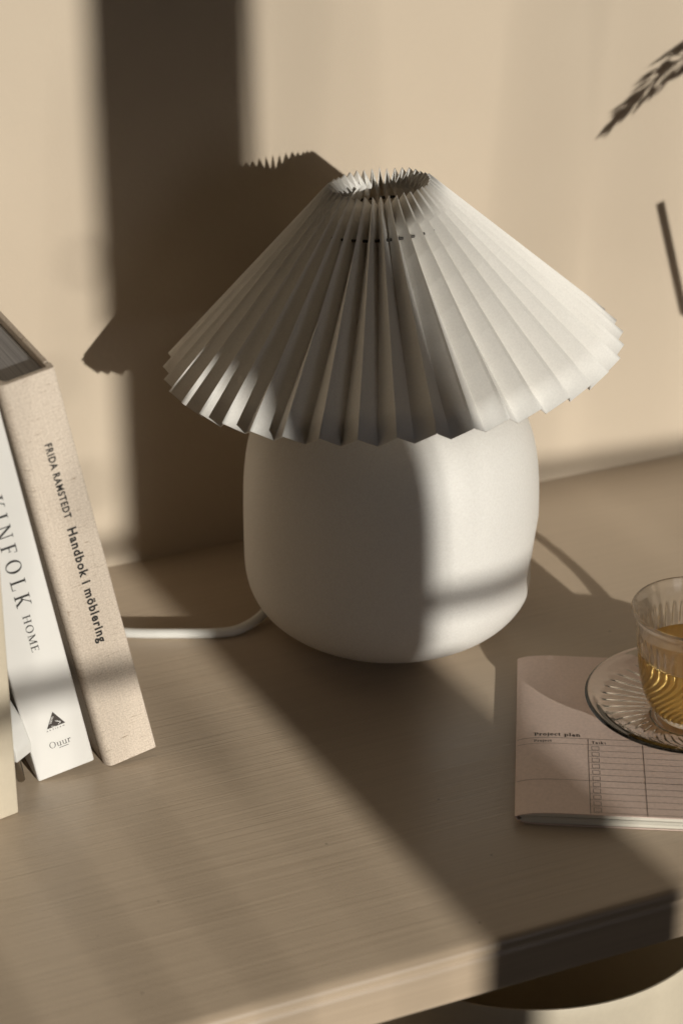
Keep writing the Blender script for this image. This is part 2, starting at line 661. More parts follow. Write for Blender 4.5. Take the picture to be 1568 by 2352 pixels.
# cord, running round behind the books to its plug
cpts = [(-0.040, 0.046, 0.012), (-0.0565, 0.0395, 0.0095), (-0.0665, 0.0335, 0.0058), (-0.078, 0.0285, 0.0038), (-0.0915, 0.0275, 0.0031), (-0.117, 0.0375, 0.0030),
        (-0.145, 0.051, 0.0030), (-0.156, 0.064, 0.0030), (-0.160, 0.090, 0.0030), (-0.170, 0.116, 0.0030),
        (-0.200, 0.1285, 0.0030), (-0.236, 0.1265, 0.0030), (-0.255, 0.112, 0.0030), (-0.262, 0.080, 0.0030),
        (-0.2625, 0.030, 0.0030), (-0.2620, -0.005, 0.010), (-0.2600, -0.035, 0.040), (-0.2578, -0.052, 0.060), (-0.2566, -0.0575, 0.0600)]
cpts[-2] = (-0.2630, -0.0570, 0.0680)
cpts[-1] = (-0.2605, -0.0635, 0.0575)
tube('power_cord', spline(cpts, 8), 0.0029, M['cord'], lamp, 12)

# plug: stands on its two pins between the books
plug = bpy.data.objects.new('plug', None)
COL.objects.link(plug)
plug.empty_display_size = 0.01
plug.parent = lamp
plug.location = Vector((-0.2490, -0.0632, 0.0012)) - lamp.location
plug.rotation_euler = (0, radians(-10), radians(28))
out = [(-0.0168, 0.019), (0.0168, 0.019), (0.0176, 0.026), (0.0150, 0.040), (0.0085, 0.052), (0.0045, 0.0565), (-0.0045, 0.0565), (-0.0085, 0.052), (-0.0150, 0.040), (-0.0176, 0.026)]
bm = bmesh.new()
ra = [bm.verts.new((-0.0058, y, z)) for y, z in out]
rb_ = [bm.verts.new((0.0058, y, z)) for y, z in out]
bm.faces.new(ra)
bm.faces.new(rb_[::-1])
for i in range(len(out)):
    j = (i + 1) % len(out)
    bm.faces.new((ra[i], ra[j], rb_[j], rb_[i]))
bmesh.ops.bevel(bm, geom=bm.edges[:], offset=0.0012, segments=2, affect='EDGES', profile=0.5)
bo = from_bm('plug_body', bm, M['plug'], plug)
for s in (-1, 1):
    pn = lathe('pin', [(0.0004, 0.0), (0.0016, 0.0003), (0.0021, 0.001), (0.0021, 0.0195)], 16, M['metal'], plug)
    pn.location = (0, s * 0.0095, 0)

# ------------------------------------------------------------------ lettering
WT, TT = 0.135, 0.05


class Glyphs:
    """Serif capitals and a few small letters, drawn from stems, hairlines, bowls and serifs."""
    def __init__(self, W=WT, T=TT, slab=0.0):
        self.W, self.T, self.sl = W, T, slab

    def vs(s, x, y0, y1, w=None, sb=True, st=True):
        w = s.W if w is None else w
        out = [[(x - w / 2, y0), (x + w / 2, y0), (x + w / 2, y1), (x - w / 2, y1)]]
        t = s.T * 0.8 + s.sl
        e = w / 2 + 0.10
        if sb:
            out.append([(x - e, y0), (x + e, y0), (x + e, y0 + t), (x - e, y0 + t)])
        if st:
            out.append([(x - e, y1 - t), (x + e, y1 - t), (x + e, y1), (x - e, y1)])
        return out

    def hs(s, x0, x1, y, t=None):
        t = s.T if t is None else t
        return [[(x0, y - t / 2), (x1, y - t / 2), (x1, y + t / 2), (x0, y + t / 2)]]

    def dg(s, x0, y0, x1, y1, w):
        return [[(x0 - w / 2, y0), (x0 + w / 2, y0), (x1 + w / 2, y1), (x1 - w / 2, y1)]]

    def arc(s, cx, cy, rx, ry, a0, a1, w=None, t=None, n=20):
        w = s.W * 1.05 if w is None else w
        t = s.T if t is None else t
        out = []
        for i in range(n):
            p = []
            for a in (a0 + (a1 - a0) * i / n, a0 + (a1 - a0) * (i + 1) / n):
                a = radians(a)
                p.append(((cx + rx * cos(a), cy + ry * sin(a)), (cx + (rx - w) * cos(a), cy + (ry - t) * sin(a))))
            out.append([p[0][0], p[1][0], p[1][1], p[0][1]])
        return out

    def beak(s, x, y0, y1, w=0.045):
        return [[(x - w, y0), (x, y0), (x + 0.01, y1), (x - w * 0.5, y1)]]

    def get(s, c):
        W, T = s.W, s.T
        xh = 0.66
        if c == 'I': return 0.42, s.vs(0.21, 0, 1)
        if c == 'K': return 0.86, s.vs(0.20, 0, 1) + s.dg(0.30, 0.40, 0.70, 1.0, T * 1.3) + s.dg(0.72, 0.0, 0.36, 0.52, W * 1.15) + s.hs(0.57, 0.83, 1 - T * .4, T * .8 + s.sl) + s.hs(0.58, 0.88, T * .4, T * .8 + s.sl)
        if c == 'N': return 0.98, s.vs(0.18, 0, 1, T * 1.2, True, False) + s.vs(0.80, 0, 1, T * 1.2, False, True) + s.dg(0.79, 0.0, 0.17, 1.0, W * 1.1) + s.hs(0.03, 0.2, 1 - T * .4, T * .8)
        if c == 'F': return 0.68, s.vs(0.20, 0, 1) + s.hs(0.2, 0.62, 1 - T / 2) + s.hs(0.2, 0.50, 0.52) + s.beak(0.63, 1, 0.80) + s.beak(0.52, 0.43, 0.62)
        if c == 'E': return 0.74, s.vs(0.20, 0, 1) + s.hs(0.2, 0.62, 1 - T / 2) + s.hs(0.2, 0.50, 0.52) + s.hs(0.2, 0.66, T / 2) + s.beak(0.63, 1, 0.80) + s.beak(0.52, 0.43, 0.62) + s.beak(0.68, 0, 0.22)
        if c == 'L': return 0.70, s.vs(0.20, 0, 1) + s.hs(0.2, 0.64, T / 2) + s.beak(0.67, 0, 0.24)
        if c == 'O': return 1.06, s.arc(0.52, 0.5, 0.45, 0.53, 0, 360, n=40)
        if c == 'H': return 0.98, s.vs(0.20, 0, 1) + s.vs(0.78, 0, 1) + s.hs(0.2, 0.78, 0.52)
        if c == 'M': return 1.16, s.vs(0.17, 0, 1, T * 1.2, True, False) + s.vs(0.97, 0, 1, W, True, False) + s.dg(0.56, 0.0, 0.17, 1.0, W * 1.05) + s.dg(0.55, 0.02, 0.95, 1.0, T * 1.3) + s.hs(0.02, 0.2, 1 - T * .4, T * .8) + s.hs(0.93, 1.1, 1 - T * .4, T * .8)
        if c == 'P': return 0.76, s.vs(0.20, 0, 1) + s.hs(0.2, 0.42, 1 - T / 2) + s.hs(0.2, 0.42, 0.46) + s.arc(0.42, 0.72, 0.29, 0.285, -90, 90)
        if c == 'T': return 0.80, s.vs(0.40, 0, 1, None, True, False) + s.hs(0.05, 0.75, 1 - T / 2 - s.sl / 2, T + s.sl) + s.beak(0.11, 1, 0.74) + s.beak(0.76, 1, 0.74)
        if c == 'r': return 0.52, s.vs(0.17, 0, xh, None, True, False) + s.hs(0.04, 0.2, xh - T * .4, T) + s.arc(0.40, 0.44, 0.22, 0.23, 60, 165, W * .6, T * 1.4) + s.hs(0.38, 0.50, 0.58, 0.13)
        if c == 'o': return 0.70, s.arc(0.34, xh / 2, 0.31, xh / 2 + 0.02, 0, 360, n=28)
        if c == 'j': return 0.34, s.vs(0.19, -0.12, xh, None, False, False) + s.hs(0.05, 0.2, xh - T * .4, T) + s.arc(0.03, -0.12, 0.225, 0.15, -110, 0, W, T) + s.arc(0.19, 0.87, 0.085, 0.085, 0, 360, 0.08, 0.08, 12)
        if c == 'i': return 0.36, s.vs(0.18, 0, xh, None, True, False) + s.hs(0.04, 0.2, xh - T * .4, T) + s.arc(0.18, 0.87, 0.085, 0.085, 0, 360, 0.08, 0.08, 12)
        if c == 'e': return 0.64, s.arc(0.33, xh / 2, 0.30, xh / 2 + 0.02, 0, 310, n=26) + s.hs(0.06, 0.62, 0.36)
        if c == 'c': return 0.60, s.arc(0.33, xh / 2, 0.30, xh / 2 + 0.02, 45, 315, n=24) + s.hs(0.47, 0.58, 0.50, 0.13)
        if c == 't': return 0.44, s.vs(0.18, 0.10, 0.86, None, False, False) + s.hs(0.02, 0.40, xh - T / 2) + s.arc(0.30, 0.12, 0.19, 0.13, 180, 320, W, T)
        if c == 'p': return 0.74, s.vs(0.18, -0.30, xh, None, True, False) + s.hs(0.04, 0.2, xh - T * .4, T) + s.arc(0.40, xh / 2, 0.29, xh / 2 + 0.02, -140, 140, n=24)
        if c == 'l': return 0.36, s.vs(0.18, 0, 1, None, True, False) + s.hs(0.03, 0.2, 1 - T * .4, T)
        if c == 'a': return 0.64, s.vs(0.45, 0.04, 0.44, None, False, False) + s.arc(0.28, 0.43, 0.235, 0.25, 0, 150, W, T) + s.arc(0.27, 0.19, 0.22, 0.20, 60, 360, W, T) + s.hs(0.42, 0.62, 0.04, T * 1.2)
        if c == 'n': return 0.76, s.vs(0.17, 0, xh, None, True, False) + s.hs(0.03, 0.2, xh - T * .4, T) + s.vs(0.58, 0, 0.42, None, True, False) + s.arc(0.40, 0.42, 0.245, 0.26, 0, 150, W, T)
        if c == 'm': return 1.14, s.vs(0.17, 0, xh, None, True, False) + s.hs(0.03, 0.2, xh - T * .4, T) + s.vs(0.57, 0, 0.42, None, True, False) + s.arc(0.39, 0.42, 0.245, 0.26, 0, 150, W, T) + s.vs(0.97, 0, 0.42, None, True, False) + s.arc(0.79, 0.42, 0.245, 0.26, 0, 150, W, T)
        if c == 'u': return 0.76, s.vs(0.17, 0.22, xh, None, False, False) + s.hs(0.02, 0.2, xh - T * .4, T) + s.vs(0.57, 0, xh, None, False, False) + s.hs(0.42, 0.6, xh - T * .4, T) + s.hs(0.55, 0.72, T * .4, T) + s.arc(0.35, 0.23, 0.245, 0.25, 180, 330, W, T)
        if c == 's': return 0.54, s.arc(0.27, 0.49, 0.19, 0.19, 40, 250, W * .9, T * 1.5) + s.arc(0.27, 0.165, 0.20, 0.19, -140, 80, W * .9, T * 1.5)
        if c == 'k': return 0.74, s.vs(0.17, 0, 1, None, True, False) + s.hs(0.03, 0.2, 1 - T * .4, T) + s.dg(0.27, 0.26, 0.56, xh, T * 1.3) + s.dg(0.62, 0.0, 0.34, 0.36, W) + s.hs(0.46, 0.70, xh - T * .4, T) + s.hs(0.5, 0.76, T * .4, T)
        return 0.40, []

    def text(s, t, track=0.0):
        x, polys = 0.0, []
        for c in t:
            wd, ps = s.get(c)
            polys += [[(px + x, py) for px, py in p] for p in ps]
            x += wd + track
        return polys, x - track


def polys_mesh(name, polys, fn, mat, parent):
    """fn maps a 2-D point of the drawing to the local 3-D point"""
    V, F = [], []
    for p in polys:
        o_ = len(V)
        V += [fn(x, y) for x, y in p]
        F.append(tuple(range(o_, o_ + len(p))))
    return mesh(name, V, F, mat, parent)


def sans(txt, bold=0.0):
    """built-in sans face as flat polygons, scaled to cap height 1"""
    cu = bpy.data.curves.new('letters', 'FONT')
    cu.body = txt
    cu.size = 1.0
    cu.offset = bold
    cu.space_character = 1.2
    cu.resolution_u = 4
    ob = bpy.data.objects.new('letters', cu)
    COL.objects.link(ob)
    dg = bpy.context.evaluated_depsgraph_get()
    me_ = bpy.data.meshes.new_from_object(ob.evaluated_get(dg))
    bpy.data.objects.remove(ob)
    k = 1 / 0.729
    pol = [[(me_.vertices[i].co.x * k, me_.vertices[i].co.y * k) for i in p.vertices] for p in me_.polygons]
    bpy.data.meshes.remove(me_)
    xs = [x for p in pol for x, _ in p]
    x0 = min(xs)
    return [[(x - x0, y) for x, y in p] for p in pol], max(xs) - x0


def down_spine(name, polys, width, u_base, cap, v0, v1, mat, parent, y=-0.00018):
    """text that reads down the spine: drawing x runs down from v0 to v1, drawing y runs across from u_base"""
    k = (v0 - v1) / width
    return polys_mesh(name, polys, lambda a, b: (u_base + b * cap, y, v0 - a * k), mat, parent)


# ------------------------------------------------------------------ books
def book(name, label, loc, lean, yaw, wd, H, D, cloth, inner, hinge, pagetop, bt=0.0028):
    t = thing(name, label, 'book', loc, (0, -radians(lean), radians(yaw)))
    if hinge > 0.004:
        R_ = 0.0042
        pol = [(R_ - R_ * cos(k / 8 * pi / 2), 0.0065 - 0.0065 * sin(k / 8 * pi / 2)) for k in range(9)]
        pol += [(wd - 0.0012, 0.0), (wd - 0.0003, 0.0004), (wd, 0.0014), (wd, 0.0065), (wd - 0.003, 0.0065), (wd - 0.003, 0.0032), (0.0050, 0.0032), (0.003, 0.0065)]
        sp_ = extrude('spine', pol, 2, 0, H, cloth, t)
    else:
        box('spine', (0, 0, 0), (wd, 0.0035, H), cloth, t, 0.0011, 3)
    for x0 in (0.0, wd - bt):
        c = box('cover', (x0, hinge, 0), (x0 + bt, D, H), cloth, t, 0.0007, 2)
        if hinge > 0.004:
            xi = x0 + (0.0007 if x0 == 0 else 0.0)
            box('hinge', (xi, 0.0066, 0.0005), (xi + bt - 0.0007, hinge + 0.001, H - 0.0005), cloth, c)
    box('page_block', (bt + 0.0002, pagetop, 0.004), (wd - bt - 0.0002, D - 0.004, H - 0.0045), M['pages'], t, 0.0004, 1)
    return t


lin = book('linen_book', 'natural linen hardcover with bold black spine lettering, leaning on the white book', (-0.2000, -0.0764, 0.0002), 10.9, 2.0,
           0.0287, 0.2288, 0.163, M['linen'], M['linen_inside'], 0.0085, 0.0125)
p, wd = sans('FRIDA RAMSTEDT', 0.031)
down_spine('author_lettering', p, wd, 0.0140, 0.0037, 0.1915, 0.1490, M['ink'], lin)
p, wd = sans('Handbok i m\u00f6blering', 0.034)
down_spine('title_lettering', p, wd, 0.0137, 0.0047, 0.1432, 0.0742, M['ink'], lin)

wh = book('white_book', 'white hardcover with serif spine title and small triangle emblem, between two other books', (-0.2365, -0.0752, 0.0002), 10.06, 0.0,
          0.0311, 0.285, 0.187, M['jacket'], M['jacket'], 0.0030, 0.006, 0.0026)
G = Glyphs(0.14, 0.055)
p, wd = G.text('KINFOLK', 0.34)
down_spine('title_lettering', p, wd, 0.0134, 0.0078, 0.1668, 0.1030, M['ink'], wh)
p, wd = G.text('HOME', 0.12)
down_spine('subtitle_lettering', p, wd, 0.0148, 0.0039, 0.0978, 0.0757, M['ink'], wh)
# emblem: dark triangle with pale cut lines
em = polys_mesh('emblem', [[(0.0115, 0.0292), (0.0215, 0.0292), (0.0166, 0.0382)]], lambda a, b: (a, -0.00018, b), M['logo'], wh)


def stroke(pts, w):
    out = []
    for (x0, y0), (x1, y1) in zip(pts, pts[1:]):
        L = sqrt((x1 - x0) ** 2 + (y1 - y0) ** 2) or 1
        nx, ny = -(y1 - y0) / L * w / 2, (x1 - x0) / L * w / 2
        out.append([(x0 - nx, y0 - ny), (x1 - nx, y1 - ny), (x1 + nx, y1 + ny), (x0 + nx, y0 + ny)])
    return out


pale = []
for k in range(5):
    z0 = 0.0318 + k * 0.00078
    xl = 0.0115 + (z0 - 0.0292) / 0.0090 * 0.0051
    pale += stroke([(xl + 0.00035 + q * 0.00045, z0 + 0.00035 * sin(q / 3 * pi * 0.8)) for q in range(4)], 0.00030)
pale += stroke([(0.0178 + 0.0011 * sin(q / 8 * pi * 1.6), 0.0299 + q * 0.00036) for q in range(9)], 0.00026)
pale += stroke([(0.0185 + 0.0009 * sin(q / 8 * pi * 1.6 + .3), 0.0302 + q * 0.00030) for q in range(9)], 0.00022)
pale += stroke([(0.0141 + q * 0.0003, 0.0302 - 0.0007 * sin(q / 6 * pi / 2)) for q in range(7)], 0.00026)
polys_mesh('emblem_lines', pale, lambda a, b: (a, -0.00030, b), M['jacket'], em)
p, wd = sans('ARTISAN', 0.02)
pp = []
xs = 0.0110
for ch in 'ARTISAN':
    q, qw = sans(ch, 0.02)
    pp += [[(xs + a * 0.00088, 0.0275 + b * 0.00088) for a, b in pl_] for pl_ in q]
    xs += qw * 0.00088 + 0.00082
polys_mesh('imprint_lettering', pp, lambda a, b: (a, -0.00018, b), M['ink'], wh)
p, wd = Glyphs(0.10, 0.045).text('Ouur', 0.05)
k = (0.0220 - 0.0102) / wd
polys_mesh('publisher_lettering', [[(0.0102 + a * k, 0.0170 + b * 0.0037) for a, b in q] for q in p] + stroke([(0.0151, 0.01585), (0.0203, 0.01585)], 0.00028),
           lambda a, b: (a, -0.00018, b), M['ink'], wh)

# slim cream book that stands with its cover facing the window, right edge in view
cr = thing('cream_book', 'slim plain cream hardcover standing upright in front of the white book', 'book', (-0.2538, -0.0981, 0.0002), (0, 0, radians(12.8)))
box('cover', (-0.165, 0, 0), (0, 0.0028, 0.275), M['cream'], cr, 0.0011, 3)
box('cover', (-0.165, 0.0138, 0), (0, 0.0166, 0.275), M['cream'], cr, 0.0011, 3)
box('spine', (-0.165, 0.0028, 0), (-0.1622, 0.0138, 0.275), M['cream'], cr, 0.0006, 2)
box('page_block', (-0.1620, 0.0029, 0.003), (-0.004, 0.0137, 0.272), M['pages'], cr)
# upright book the leaning ones rest on (beyond the picture's edge)
gb = thing('grey_book', 'thick plain grey hardcover standing upright behind the cream book', 'book', (-0.3190, -0.0560, 0.0002), (0, 0, 0))
box('spine', (0, 0, 0), (0.044, 0.0035, 0.215), M['blue_book'], gb, 0.0011, 3)
box('cover', (0, 0.0036, 0), (0.0028, 0.16, 0.215), M['blue_book'], gb, 0.0007, 2)
box('cover', (0.0412, 0.0036, 0), (0.044, 0.16, 0.215), M['blue_book'], gb, 0.0007, 2)
box('page_block', (0.003, 0.006, 0.004), (0.041, 0.156, 0.211), M['pages'], gb)

# ------------------------------------------------------------------ planner notebook
TH = radians(-28.3)
nbk = thing('planner_notebook', 'dusty pink folded planner printed with a project table, under the saucer', 'notebook', (-0.0308, -0.2138, 0), (0, 0, TH))
V0, V1, UW = 0.0062, 0.1635, 0.215
TZ = 0.0078


def top_z(u):
    if u >= 0.022:
        return TZ - 0.0004 * min(1, (u - 0.022) / 0.1)
    t = max(0.0, u + 0.0012) / 0.0232
    return 0.0043 + (TZ - 0.0043) * (1 - (1 - t) ** 2.3) ** 0.62


def cover_section():
    us = [-0.0012 + 0.0232 * (k / 14) ** 1.8 for k in range(15)] + [0.04, 0.07, 0.11, 0.16, UW]
    outer = [(u, top_z(u)) for u in us]
    low = [(UW, 0.0003), (0.02, 0.0003), (0.008, 0.0006), (0.003, 0.0013), (0.0002, 0.0025)]
    return outer, low


outer, low = cover_section()
ring = outer + low            # closed loop around the whole booklet
tk = 0.00045
# upper and lower cover as one folded sheet
bm = bmesh.new()
path = list(reversed(outer)) + [(u, z) for u, z in reversed(low)]
nrm = []
for i in range(len(path)):
    a_, b_ = path[max(i - 1, 0)], path[min(i + 1, len(path) - 1)]
    L = sqrt((b_[0] - a_[0]) ** 2 + (b_[1] - a_[1]) ** 2)
    nrm.append(((b_[1] - a_[1]) / L, -(b_[0] - a_[0]) / L))
rows = []
for vv in (V0, V1):
    o_row = [bm.verts.new((u, vv, z)) for u, z in path]
    i_row = [bm.verts.new((u + nx * -tk, vv, z + nz_ * -tk)) for (u, z), (nx, nz_) in zip(path, nrm)]
    rows.append((o_row, i_row))
(oa, ia), (ob_, ib) = rows
for i in range(len(path) - 1):
    bm.faces.new((oa[i], oa[i + 1], ob_[i + 1], ob_[i]))
    bm.faces.new((ia[i], ib[i], ib[i + 1], ia[i + 1]))
    bm.faces.new((oa[i], ia[i], ia[i + 1], oa[i + 1]))
    bm.faces.new((ob_[i], ob_[i + 1], ib[i + 1], ib[i]))
cov = from_bm('cover', bm, M['planner'], nbk, True)


def sheet(name, f0, f1, inset, u0):
    """a folded gathering of pages between two fractions of the thickness"""
    us = [u0 + (0.024 - u0) * (k / 10) ** 1.7 for k in range(11)] + [0.05, 0.1, 0.15, UW - 0.002 + inset]
    lo_z = lambda u: 0.0008 + max(0, 0.008 - u) * 0.16
    up = [(u, lo_z(u) + (top_z(u) - 0.0006 - lo_z(u)) * f1) for u in us]
    dn = [(u, lo_z(u) + (top_z(u) - 0.0006 - lo_z(u)) * f0) for u in us]
    pl_ = up + dn[::-1]
    bm_ = bmesh.new()
    a = [bm_.verts.new((u, V0 + 0.0006 - inset * 0.3, z)) for u, z in pl_]
    b = [bm_.verts.new((u, V1 - 0.0006, z)) for u, z in pl_]
    n_ = len(us)
    for i in range(len(pl_)):
        j = (i + 1) % len(pl_)
        bm_.faces.new((a[i], a[j], b[j], b[i]))
    for row in (a, b):
        for i in range(n_ - 1):
            bm_.faces.new((row[i], row[i + 1], row[2 * n_ - 2 - i], row[2 * n_ - 1 - i]))
    return from_bm(name, bm_, M['nb_pages'], nbk)


sheet('pages', 0.03, 0.34, 0.0, 0.0014)
sheet('pages', 0.37, 0.64, 0.0006, 0.0020)
sheet('pages', 0.67, 0.97, 0.0, 0.0014)


def nfn(a, b):
    return (a, b, top_z(a) + 0.00016)


def rule(u0, u1, v, t):
    us = [u0]
    while us[-1] < u1 - 1e-6:
        us.append(min(u1, us[-1] + (0.0012 if us[-1] < 0.022 else 0.02)))
    return [[(a, v - t / 2), (b, v - t / 2), (b, v + t / 2), (a, v + t / 2)] for a, b in zip(us, us[1:])]


def vrule(u, v0, v1, t):
    return [[(u - t / 2, v0), (u + t / 2, v0), (u + t / 2, v1), (u - t / 2, v1)]]


RE = 0.205
L1, L2 = 0.0768, 0.0712
DVR = 0.00575
lines = rule(-0.0005, RE, L1, 0.00022) + rule(-0.0005, RE, L2, 0.00018)
lines += rule(-0.0005, 0.0367, 0.0368, 0.00022) + rule(0.0367, RE, 0.0368, 0.00026)
lines += vrule(0.0366, V0 + 0.0005, L1, 0.00026) + vrule(0.0651, V0 + 0.0005, L1, 0.00028) + vrule(0.150, V0 + 0.0005, L1, 0.00028)
rows_v = [L2 - DVR * (k + 1) for k in range(12) if L2 - DVR * (k + 1) > V0 + 0.001]
for k, v in enumerate(rows_v):
    if abs(v - 0.0368) > 0.0015:
        lines += rule(0.0367, RE, v, 0.00018)
polys_mesh('ruled_lines', lines, nfn, M['ink_soft'], nbk)
boxes = []
for k in range(11):
    v = L2 - DVR * k - 0.0016
    if v - 0.0034 < V0:
        break
    a, b, c, d = 0.0384, 0.0421, v - 0.0034, v
    boxes += vrule(a, c, d, 0.0002) + vrule(b, c, d, 0.0002) + rule(a, b, c, 0.0002) + rule(a, b, d, 0.0002)
polys_mesh('tick_boxes', boxes, nfn, M['ink_soft'], nbk)


def nb_text(name, txt, u0, v0, u1, cap):
    g = Glyphs(0.19, 0.085, 0.02)
    p_, w_ = g.text(txt, 0.10)
    k_ = (u1 - u0) / w_
    polys_mesh(name, [[(u0 + a * k_, v0 + b * cap) for a, b in q] for q in p_], nfn, M['ink'], nbk)


nb_text('heading_lettering', 'Project plan', 0.0083, 0.0787, 0.0326, 0.0031)
nb_text('column_lettering', 'Project', 0.0082, 0.0727, 0.0175, 0.0022)
nb_text('column_lettering', 'Tasks', 0.0385, 0.0723, 0.0461, 0.0024)
nb_text('column_lettering', 'Timeline', 0.0669, 0.0723, 0.0795, 0.0024)

# ------------------------------------------------------------------ glass cup, tea and saucer
CX, CY, CZ = 0.0981, -0.1685, TZ - 0.0001
NS = 40
sau = thing('glass_saucer', 'clear glass saucer with swirled ribs under the tea cup', 'saucer', (CX, CY, CZ))
sprof_o = [(0.0005, 0.0012), (0.010, 0.0010), (0.0185, 0.0006), (0.0198, 0.0), (0.0216, 0.0), (0.0228, 0.0012), (0.028, 0.0022), (0.034, 0.0036), (0.040, 0.0056), (0.0455, 0.0080), (0.0495, 0.0102), (0.0530, 0.0121), (0.0560, 0.0132)]
sprof_e = [(0.0572, 0.0138), (0.0574, 0.0146), (0.0566, 0.0152)]
sprof_i = [(0.0550, 0.0149), (0.0515, 0.0140), (0.0485, 0.0126), (0.044, 0.0104), (0.039, 0.0080), (0.033, 0.0060), (0.027, 0.0047), (0.0215, 0.0038), (0.018, 0.0034), (0.010, 0.0033), (0.0005, 0.0033)]


def refine(pr, n):
    P = spline([(a, 0, b) for a, b in pr], n)
    return [(max(1e-4, q.x), q.z) for q in P]


def smooth_step(a, b, x):
    t = min(1, max(0, (x - a) / (b - a)))
    return t * t * (3 - 2 * t)


sp_all = refine(sprof_o, 5) + sprof_e + refine(sprof_i, 6)
n_low = len(refine(sprof_o, 5))
n = 46 * 12
V, F = [], []
for i, (r_, z_) in enumerate(sp_all):
    for j in range(n):
        a = 2 * pi * j / n
        msk = smooth_step(0.0225, 0.030, r_) * (1 - smooth_step(0.0475, 0.0505, r_))
        tw = a + 0.95 * (1 - r_ / 0.05)
        amp = 0.00030 if i < n_low else 0.0
        zz = z_ + msk * amp * cos(NS * tw) * (-1 if i < n_low else 1)
        V.append((r_ * cos(a), r_ * sin(a), zz))
m_ = len(sp_all)
for i in range(m_ - 1):
    for j in range(n):
        j2 = (j + 1) % n
        F.append((i * n + j, i * n + j2, (i + 1) * n + j2, (i + 1) * n + j))
F.append(tuple(range(n - 1, -1, -1)))
F.append(tuple((m_ - 1) * n + j for j in range(n)))
dish = mesh('dish', V, F, M['saucer_glass'], sau, True)

cup = thing('tea_cup', 'ribbed clear glass cup half filled with amber tea, standing on the saucer', 'cup', (CX, CY, CZ + 0.00335))
CH = 0.0635
cpo = [(0.0005, 0.0016), (0.010, 0.0012), (0.0150, 0.0004), (0.0165, 0.0), (0.0180, 0.0008), (0.0200, 0.0032), (0.0232, 0.0078), (0.0262, 0.0140), (0.0284, 0.0215), (0.0298, 0.0300), (0.0306, 0.0380), (0.0313, 0.0460), (0.0322, 0.0530), (0.0335, 0.0590), (0.0348, 0.0622)]
cpe = [(0.0356, 0.0633), (0.0357, 0.0643), (0.0351, 0.0650), (0.0343, 0.0648)]
cpi = [(0.0330, 0.0615), (0.0317, 0.0580), (0.0305, 0.0530), (0.0296, 0.0460), (0.0289, 0.0380), (0.0281, 0.0300), (0.0267, 0.0215), (0.0243, 0.0140), (0.0205, 0.0085), (0.0150, 0.0060), (0.008, 0.0052), (0.0005, 0.0050)]
co, ci = refine(cpo, 7), refine(cpi, 5)
c_all = co + cpe + ci
NF = 44
n = NF * 14
V, F = [], []
for i, (r_, z_) in enumerate(c_all):
    for j in range(n):
        a = 2 * pi * j / n
        rr = r_
        if i < len(co):
            msk = smooth_step(0.0020, 0.0060, z_)
            # the upper ends of the flutes are round arches
            tw = a + 0.95 * (1 - smooth_step(0.0, 0.036, z_)) * 1.0
            ph = cos(NF * tw)
            topz = 0.0485 + 0.0022 * ph
            msk *= 1 - smooth_step(topz, topz + 0.0022, z_)
            rr += msk * ((0.00026 + 0.00036 * smooth_step(0.0385, 0.0425, z_)) * ph + 0.0001)
        V.append((rr * cos(a), rr * sin(a), z_))
m_ = len(c_all)
for i in range(m_ - 1):
    for j in range(n):
        j2 = (j + 1) % n
        F.append((i * n + j, i * n + j2, (i + 1) * n + j2, (i + 1) * n + j))
F.append(tuple(range(n - 1, -1, -1)))
F.append(tuple((m_ - 1) * n + j for j in range(n)))
bowl = mesh('bowl', V, F, M['glass'], cup, True)
hp = spline([(0.0306, 0, 0.0460), (0.0400, 0, 0.0475), (0.0470, 0, 0.0430), (0.0490, 0, 0.0340), (0.0450, 0, 0.0240), (0.0370, 0, 0.0165), (0.0268, 0, 0.0140)], 8)
hd = tube('handle', hp, lambda t: 0.0034 + 0.0008 * abs(2 * t - 1) ** 2, M['saucer_glass'], cup, 14)
# tea: fills the bowl up to its level; its side follows the fluted wall, reaching a little into the glass
LV = 0.0385


def tea_r(r_, z_, a):
    tw = a + 0.95 * (1 - smooth_step(0.0, 0.036, z_))
    return r_ - 0.0008 + smooth_step(0.0020, 0.0060, z_) * 0.00062 * cos(NF * tw)


tp = [(r_, z_) for r_, z_ in co if 0.0062 < z_ < LV - 0.0004 and r_ > 0.018]
rl = tp[-1][0]
n = NF * 10
V, F = [], []
for q_ in (0.02, 0.45, 0.8, 0.95):
    V += [(tp[0][0] * q_ * cos(2 * pi * j / n), tp[0][0] * q_ * sin(2 * pi * j / n), tp[0][1] - 0.0012 * (1 - q_ ** 2)) for j in range(n)]
for r_, z_ in tp:
    V += [(tea_r(r_, z_, 2 * pi * j / n) * cos(2 * pi * j / n), tea_r(r_, z_, 2 * pi * j / n) * sin(2 * pi * j / n), z_) for j in range(n)]
for dr, z_ in ((0.0008, LV + 0.0004), (0.0020, LV - 0.0001), (0.0045, LV - 0.0003), (0.015, LV - 0.0003), (rl - 0.0003, LV - 0.0003)):
    V += [((rl - dr) * cos(2 * pi * j / n), (rl - dr) * sin(2 * pi * j / n), z_) for j in range(n)]
m_ = len(V) // n
for i in range(m_ - 1):
    F += [(i * n + j, i * n + (j + 1) % n, (i + 1) * n + (j + 1) % n, (i + 1) * n + j) for j in range(n)]
F.append(tuple(range(n - 1, -1, -1)))
F.append(tuple((m_ - 1) * n + j for j in range(n)))
tea = mesh('tea', V, F, M['tea'], cup, True)
for o in (dish, bowl, hd, tea):
    o.cycles.is_caustics_caster = True
for o in (cov, top, tea):
    o.cycles.is_caustics_receiver = True

